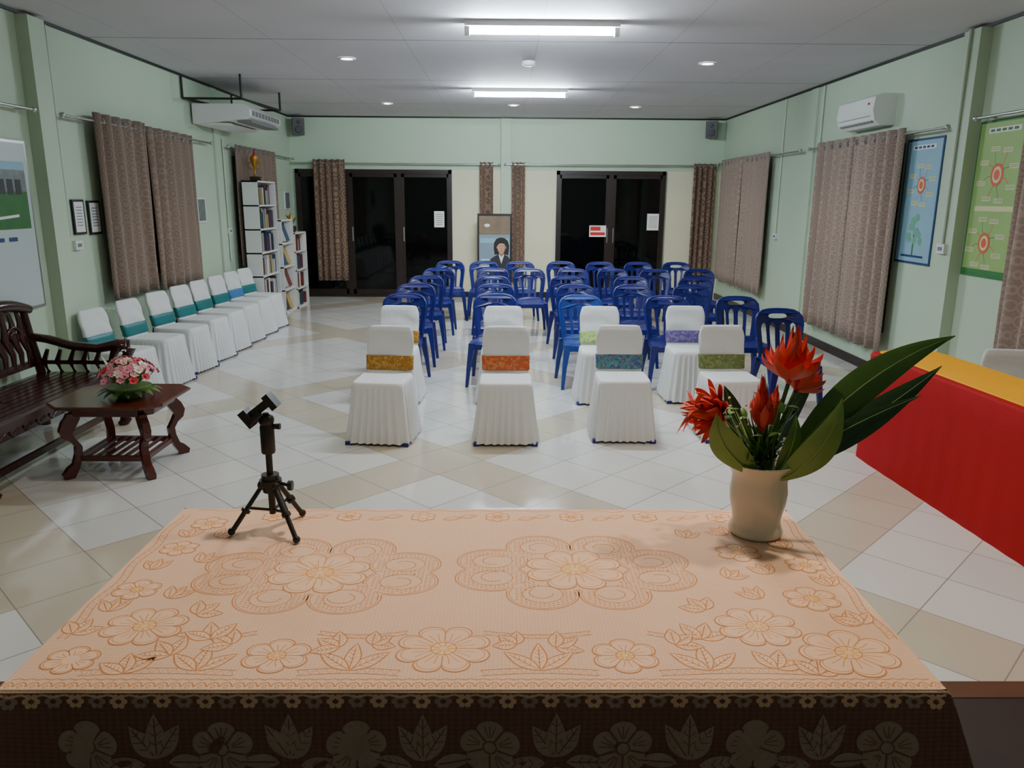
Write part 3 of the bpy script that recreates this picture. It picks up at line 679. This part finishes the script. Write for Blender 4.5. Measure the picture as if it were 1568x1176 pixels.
def flower2(cx,cy,r,n,fn=top,m=M_laceline,lw=LW,yel=True,sy=.85,rot=0,double=True):
    nxt(2)
    for f in ((1,.9) if double else (1,)):
        out=[]
        for k in range(n*12):
            a=2*pi*k/(n*12); q=f*r*(.74+.26*abs(math.sin(n*a/2))**.6); out.append((cx+q*math.cos(a+rot),cy+sy*q*math.sin(a+rot)))
        if f==1: b.poly(out,M_lacefill,topf)
        b.ribbon(out,lw*(1 if f==1 else .5),m,fn,True)
    for k in range(n):
        a=2*pi*k/n+rot; b.ribbon([(cx+f*r*math.cos(a),cy+sy*f*r*math.sin(a)) for f in(.32,.5,.74)],lw*.8,m,fn)
        for da in(-.12,.12):
            a2=a+pi/n+da*6/n; b.ribbon([(cx+f*r*math.cos(a2+o),cy+sy*f*r*math.sin(a2+o)) for f,o in((.3,0),(.5,da*.3),(.66,da*.6))],lw*.5,m,fn)
    nxt(2); b.ribbon(circ(cx,cy,r*.27,r*.27*sy,14),lw*.8,m,fn)
    if yel:
        for k in range(9):
            a=2*pi*k/9; b.ribbon([(cx+.08*r*math.cos(a),cy+sy*.08*r*math.sin(a)),(cx+.32*r*math.cos(a),cy+sy*.32*r*math.sin(a))],lw*1.2,M_laceyel,topf)
def leaf2(x,y,ang,L,w,fn=top,m=M_laceline,lw=LW,vein=True):
    nxt(1)
    ca,sa=math.cos(ang),math.sin(ang); T=lambda p,q:(x+p*ca-q*sa,y+p*sa+q*ca)
    out=[T(L*t,w/2*math.sin(pi*t**.85)) for t in [k/10 for k in range(11)]]+[T(L*t,-w/2*math.sin(pi*t**.85)) for t in [k/10 for k in range(9,0,-1)]]
    b.poly(out,M_lacefill,topf)
    b.ribbon(out,lw,m,fn,True); b.ribbon([T(L*.05,0),T(L*.85,0)],lw*.7,m,fn)
    if vein:
        for t in(.25,.4,.55,.68):
            for s in(-1,1): b.ribbon([T(L*t,0),T(L*(t+.1),s*w*.3)],lw*.45,m,fn)
def medallion(cx,cy):
    lob=[(-.085,.125,.085,.07),(.085,.125,.085,.07),(-.085,-.125,.085,.07),(.085,-.125,.085,.07),(.205,.045,.09,.066),(.205,-.045,.09,.066),(-.205,.045,.09,.066),(-.205,-.045,.09,.066)]
    ins=lambda x,y,l,f=1.0:((x-l[0])/(l[2]*f))**2+((y-l[1])/(l[3]*f))**2<1
    nxt(0)
    for l in lob:
        for f,w in((1,LW),(.92,LW*.6),(.56,LW*.7)):
            seg=[]
            for k in range(61):
                a=2*pi*k/60; x=l[0]+l[2]*f*math.cos(a); y=l[1]+l[3]*f*math.sin(a)
                bad=(x/.118)**2+(y/.1)**2<1 or any(ins(x,y,q,f) for q in lob if q is not l)
                if bad:
                    if len(seg)>2: b.ribbon(seg,w,M_laceline,top)
                    seg=[]
                else: seg.append((cx+x,cy+y))
            if len(seg)>2: b.ribbon(seg,w,M_laceline,top)
        a0=math.atan2(l[1],l[0]); b.ribbon([(cx+l[0]*.97+l[2]*(.45-.04*k/3)*math.cos(a0-2+k*.27),cy+l[1]*.97+l[3]*(.45-.04*k/3)*math.sin(a0-2+k*.27)) for k in range(16)],LW*.8,M_laceline,top)
        gx=-l[2]; ci=0
        while gx<l[2]:
            gy=-l[3]+(.0045 if ci%2 else 0); 
            while gy<l[3]:
                x,y=l[0]+gx,l[1]+gy
                if ins(x,y,l,.86) and not ins(x,y,l,.58) and (x/.13)**2+(y/.112)**2>1 and not any(ins(x,y,q,.84) for q in lob[:lob.index(l)]):
                    b.ribbon([(cx+x,cy+y),(cx+x+.006,cy+y)],.0028,M_laceline,top)
                gy+=.009
            gx+=.0105; ci+=1
    flower2(cx,cy,.125,8,lw=LW*1.1); nxt(2)
    for k in range(16):
        a=2*pi*k/16; b.ribbon([(cx+.02*math.cos(a),cy+.02*math.sin(a)),(cx+.055*math.cos(a),cy+.046*math.sin(a))],.0025,M_laceyel,top)
medallion(-.45,1.745); medallion(.18,1.765)
def rope(pts,w=.022):
    nxt(0); n=len(pts)
    for s in(-1,1):
        o=[]
        for i,(x,y) in enumerate(pts):
            a=pts[max(i-1,0)];c=pts[min(i+1,n-1)];dx,dy=c[0]-a[0],c[1]-a[1];l=math.hypot(dx,dy) or 1
            o.append((x-dy/l*w/2*s,y+dx/l*w/2*s))
        b.ribbon(o,LW*.7,M_laceline,top)
        if s<0: lo=o
        else: hi=o
    b.ribbon([ (lo if i%2 else hi)[i] for i in range(n)],LW*.5,M_laceline,topf)
def arc(x0,x1,y0,h,n): return [(x0+(x1-x0)*k/n,y0+h*math.sin(pi*k/n)) for k in range(n+1)]
for x0,x1,y0,h in((-.82,-.52,1.331,.008),(-.40,-.20,1.331,.008),(-.04,.19,1.331,.008),(.31,.64,1.331,.008)): rope(arc(x0,x1,y0,h,max(14,int((x1-x0)/.009))),.018)
for x0,x1,y0,h in((-.70,-.52,1.475,-.02),(-.39,-.20,1.475,-.015),(-.04,.19,1.475,-.015),(.31,.48,1.475,-.02)): rope(arc(x0,x1,y0,h,18),.014)
for x,ph in((-.922,0),(.822,1)): rope([(x+.006*math.sin(k*.35+ph),1.45+k*.011) for k in range(60)],.018)
FL=[(-.12,1.415,.10,8),(-.455,1.39,.07,6),(.25,1.39,.07,6),(-.77,1.50,.09,8),(.555,1.50,.092,8),(.71,1.40,.10,7),(-.86,1.375,.055,6),
    (-.86,1.66,.055,6),(-.85,1.88,.05,6),(.72,1.62,.065,6),(.62,1.86,.06,6),(.77,1.79,.05,6),(.72,2.0,.05,6),(-.83,2.04,.05,6)]
for cx,cy,a0,L_ in((-.60,1.34,1.57,.085),(-.30,1.34,1.57,.095),(.075,1.34,1.57,.095),(.41,1.34,1.57,.09),(-.67,1.39,2.3,.07),(.545,1.345,1.2,.07),
    (-.335,1.42,2.6,.06),(-.27,1.43,.7,.05),(.03,1.43,2.4,.05),(.11,1.42,.6,.06),(-.56,1.43,2.6,.06),(.36,1.43,.7,.06),(-.735,1.33,1.8,.07),(.62,1.325,1.3,.06),(-.61,1.45,1.9,.07),(.42,1.45,1.2,.07),
    (-.91,1.47,1.3,.06),(.79,1.51,1.8,.06),(-.68,1.55,.9,.06),(.46,1.57,2.1,.06)):
    for o in(-.85,0,.85): leaf2(cx,cy,a0+o,L_,.032)
for cx,cy,a0 in((-.88,1.56,1.57),(-.87,1.76,1.57),(-.86,1.95,1.57),(.76,1.50,1.4),(.79,1.68,1.57),(.75,1.88,1.6),(.60,1.62,2.0),(.66,1.74,1.8),(-.77,1.62,1.2),(.5,1.95,1.2),(-.77,1.80,1.2),(.55,1.72,.8),(-.78,1.95,.9),(.62,1.97,2.2)):
    for o in(-.6,0,.6): leaf2(cx,cy,a0+o,.06,.026)
for i in range(6):
    for o in(-1,1): leaf2(-.553+i*.215,2.085,(0 if o>0 else pi)+.3,.05,.022,vein=False)
for x,y,r,n in FL: flower2(x,y,r,n)
for i in range(7): flower2(-.66+i*.215,2.09,.036,6,double=False)
nxt(0)
b.ribbon([(-.9+k*.02,2.133+.006*math.sin(k*1.1)) for k in range(86)],LW*.8,M_laceline,top)
for k in range(74):
    x=-.934+k*.0242; b.ribbon(circ(x,1.287,.011,.014,8,0,pi),LW*.8,M_laceline,top); b.ribbon(circ(x,1.289,.004,.005,6),LW*.5,M_laceline,top)
nxt(0); b.ribbon([(-.935+k*.012,1.309+.004*(k%2)) for k in range(148)],LW*.7,M_laceline,top)
# front drop motifs
DL=[.0015]
def dfn(x,z):
    t=(x-TX0)/(TX1-TX0); t=min(max(t,.0005),.9995); q=drop(t,max(0.0,TZ-z)); return Vector((x,q.y-DL[0],q.z))
pf=dfn; pf2=lambda x,z:dfn(x,z)+Vector((0,-.0004,0))
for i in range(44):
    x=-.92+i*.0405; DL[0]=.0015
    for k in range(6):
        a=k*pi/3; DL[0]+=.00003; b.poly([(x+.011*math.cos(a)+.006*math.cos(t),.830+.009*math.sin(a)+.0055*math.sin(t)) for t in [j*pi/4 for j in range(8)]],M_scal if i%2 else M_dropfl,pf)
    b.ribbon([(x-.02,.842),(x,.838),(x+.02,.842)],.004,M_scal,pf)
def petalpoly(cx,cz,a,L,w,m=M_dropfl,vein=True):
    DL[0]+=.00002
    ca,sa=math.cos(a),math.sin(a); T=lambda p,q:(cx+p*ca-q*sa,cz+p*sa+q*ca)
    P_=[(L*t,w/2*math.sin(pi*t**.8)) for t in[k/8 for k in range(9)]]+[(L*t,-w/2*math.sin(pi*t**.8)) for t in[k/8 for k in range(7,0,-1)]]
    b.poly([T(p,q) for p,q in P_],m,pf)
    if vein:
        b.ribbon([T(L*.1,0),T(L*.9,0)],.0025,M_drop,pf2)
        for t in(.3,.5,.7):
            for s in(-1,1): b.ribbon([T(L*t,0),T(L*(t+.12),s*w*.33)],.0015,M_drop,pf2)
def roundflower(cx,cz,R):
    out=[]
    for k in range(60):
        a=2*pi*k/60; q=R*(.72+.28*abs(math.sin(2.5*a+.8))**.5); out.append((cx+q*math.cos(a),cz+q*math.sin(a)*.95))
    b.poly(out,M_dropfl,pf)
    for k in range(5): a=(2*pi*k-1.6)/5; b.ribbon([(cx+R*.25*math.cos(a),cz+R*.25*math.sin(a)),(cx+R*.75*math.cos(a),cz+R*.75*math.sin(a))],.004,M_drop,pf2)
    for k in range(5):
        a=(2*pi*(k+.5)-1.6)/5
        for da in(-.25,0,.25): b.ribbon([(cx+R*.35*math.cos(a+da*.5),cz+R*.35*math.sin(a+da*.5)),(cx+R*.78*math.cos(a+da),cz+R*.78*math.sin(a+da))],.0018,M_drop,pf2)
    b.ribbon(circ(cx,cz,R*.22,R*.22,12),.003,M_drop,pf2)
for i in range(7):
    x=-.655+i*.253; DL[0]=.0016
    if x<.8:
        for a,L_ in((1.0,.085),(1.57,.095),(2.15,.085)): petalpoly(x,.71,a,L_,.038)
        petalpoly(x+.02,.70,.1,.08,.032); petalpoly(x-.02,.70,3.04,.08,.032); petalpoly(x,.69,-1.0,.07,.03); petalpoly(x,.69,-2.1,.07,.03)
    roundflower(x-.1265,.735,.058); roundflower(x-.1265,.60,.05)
b.obj('lace_tablecloth')
# ---------------------------------------------------------------- mini tripod
b=MB(); K=M_rub
b.cyl((0,0,.115),(0,0,.165),.022,.024,K,14); b.cyl((0,0,.135),(0,0,.15),.03,.03,K,14)
b.cyl((0,0,.05),(0,0,.12),.009,.010,K,10); b.cyl((0,0,.165),(0,0,.235),.009,.009,K,12)
b.lathe((0,0,.225),[(.017,0),(.019,.005),(.019,.075),(.015,.085)],K,16)
b.ball((0,0,.318),.021,K,8)
b.cyl((.012,0,.30),(.036,0,.30),.007,.009,K,8)
R=Matrix.Rotation(math.radians(-38),3,'Y')
b.box((-.012,0,.352),(.085,.026,.022),K,R); b.box((-.045,-.004,.325),(.022,.04,.05),K,R); b.box((.018,-.004,.372),(.018,.04,.045),K,R); b.cyl((-.01,-.01,.34),(-.04,-.02,.31),.010,.010,K,10)
for p in((-.105,-.035),(.085,-.085),(.055,.095)):
    d=Vector((p[0],p[1],0)); u=d.normalized(); hip=u*.022+Vector((0,0,.135)); foot=d+Vector((0,0,.008))
    b.sweep([hip,hip.lerp(foot,.55)],[.010,.011],K,8,sy=.6); b.sweep([hip.lerp(foot,.5),foot],[.007,.007],K,8); b.ball(foot+Vector((0,0,.003)),.0105,K,6)
    b.ball(hip,.014,K,6); b.cyl((0,0,.06),hip.lerp(foot,.48),.004,.004,K,6); b.cyl(hip.lerp(foot,.5),hip.lerp(foot,.56),.013,.013,K,8)
b.cyl((.02,0,.14),(.055,-.01,.135),.005,.005,K,8); b.cyl((.05,-.01,.135),(.062,-.01,.135),.014,.014,K,10)
b.obj('mini_tripod',(-.635,1.995,TZ+.001))
# ---------------------------------------------------------------- vase + tropical flowers
b=MB()
b.lathe((0,0,0),[(.066,0),(.072,.004),(.074,.012),(.068,.026),(.064,.042),(.068,.065),(.075,.095),(.077,.125),(.074,.15),(.074,.17),(.082,.192),(.096,.21),(.104,.216),(.099,.216),(.080,.195),(.070,.17)],M_vase,48)
b.lathe((0,0,.175),[(.073,0),(.04,.01),(.001,.012)],M_leafd,20,False)
def bloom(base,dirv,L,mats,nl=4,w=.03,spread=1.0,n0=5):
    base=Vector(base); d=Vector(dirv).normalized(); t1=d.orthogonal().normalized(); t2=d.cross(t1)
    for l in range(nl):
        n=n0+l; sp=(.08+.17*l)*spread; hh=L*(1-.15*l)
        for k in range(n):
            a=2*pi*k/n+l*.5; o=t1*math.cos(a)+t2*math.sin(a)
            p1=base+d*hh*random.uniform(.94,1.04)+o*L*sp*1.15; b.leaf(base+d*L*.02*l+o*.006,p1,o*L*(.16+.05*l)*min(1,spread+.2)+d*.0,w,random.choice(mats),10,fold=.6,side=d.cross(o),tip=.3,pw=.7)
PM=[M_petal,M_petal2,M_petal]
def stem(p,r=.006): b.sweep([(random.uniform(-.02,.02),random.uniform(-.02,.02),.17),(p[0]*.5,p[1]*.6,.17+(p[2]-.17)*.5),p],r,M_leaf,8)
fl=[((.055,.0,.425),(.02,-.08,1),.155,4,.050,.75),((-.015,-.03,.30),(-.08,-.05,1),.16,4,.034,.28),((-.12,-.02,.35),(-1,-.3,.15),.125,5,.028,.8),((.095,.05,.39),(.5,.3,.6),.11,4,.034,.8),((.03,.03,.30),(.1,.1,1),.11,3,.03,.3)]
for p,d,L,nl,w,sp in fl: stem(p); bloom(p,d,L,PM,nl,w,sp)
for k in range(16): b.leaf((-.2,-.04,.36),(-.2+random.uniform(-.06,.05),-.04+random.uniform(-.06,.05),.36+random.uniform(-.06,.07)),(0,0,.02),.014,M_petal,6,tip=.5)
def bigleaf(p0,p1,bend,w,m,side=None,m2=None):
    b.leaf(p0,p1,bend,w,m,24,fold=.22,side=side,pw=.85,tip=.2)
    p0,p1,bend=Vector(p0),Vector(p1),Vector(bend); mid=(p0+p1)/2+bend; nn=(p1-p0).normalized().cross(Vector(side or (1,0,0))).normalized()*.0015
    for s in(1,-1): b.sweep([p0*(1-t)**2+mid*2*t*(1-t)+p1*t*t+nn*s for t in [k/10 for k in range(11)]],[.0022*(1-k/12) for k in range(11)],M_leafl,5)
bigleaf((.05,-.02,.20),(.455,-.05,.565),(-.02,0,.10),.095,M_leaf,(.45,-.30,-.8))
bigleaf((.05,-.01,.18),(.46,.0,.475),(.04,.0,-.0),.08,M_leafd,(.4,-.4,-.8))
bigleaf((.03,-.04,.18),(.36,-.1,.42),(-.04,.0,.02),.05,M_leafd,(.4,-.4,-.75))
bigleaf((-.02,-.05,.18),(-.165,-.12,.375),(-.07,-.03,.0),.085,M_leafl,(.8,-.4,.5))
bigleaf((.02,-.06,.17),(.145,-.13,.42),(.04,-.06,-.03),.085,M_leafl,(.85,-.2,-.35))
bigleaf((.0,.04,.18),(-.08,.12,.39),(-.02,.03,.05),.05,M_leafd)
bigleaf((.03,.04,.18),(.2,.16,.42),(.02,.05,.05),.06,M_leafd)
bigleaf((.02,-.05,.18),(.055,-.07,.36),(.02,-.05,.02),.045,M_leaf,(1,0,0))
for k in range(90):
    a=random.random()*2*pi; r=random.uniform(.03,.13); z=random.uniform(.22,.37); q=Vector((r*math.cos(a)-.04,r*math.sin(a)*.8,z))
    b.leaf((random.uniform(-.03,.03),random.uniform(-.03,.03),.19),q,(0,0,.02),.008,random.choice([M_leafd,M_leaf,M_leafl]),5)
    if k<44: b.leaf(q,q+Vector((random.uniform(-.03,.03),random.uniform(-.03,.03),random.uniform(-.01,.03))),(0,0,.01),.018,random.choice([M_leafd,M_leafl,M_leaf]),5)
for k in range(14):
    q=Vector((random.uniform(-.12,.05),random.uniform(-.05,.02),random.uniform(.28,.40))); b.ball(q,.004,M_cr,4)
b.obj('tropical_flower_vase',(.705,1.99,TZ+.001))
# ---------------------------------------------------------------- camera
cd=bpy.data.cameras.new('camera'); cam=bpy.data.objects.new('camera',cd); sc.collection.objects.link(cam); sc.camera=cam
cd.sensor_width=36; cd.lens=36*1180/1568; cd.clip_start=.05
cam.matrix_world=Matrix.Translation((0,0,1.75))@Matrix.Rotation(math.radians(-0.68),4,'Z')@Matrix.Rotation(pi/2-math.radians(13.5),4,'X')@Matrix.Rotation(math.radians(0.4),4,'Z')
w=bpy.data.worlds.new('night'); sc.world=w; w.use_nodes=True; w.node_tree.nodes['Background'].inputs[0].default_value=(.01,.012,.02,1)
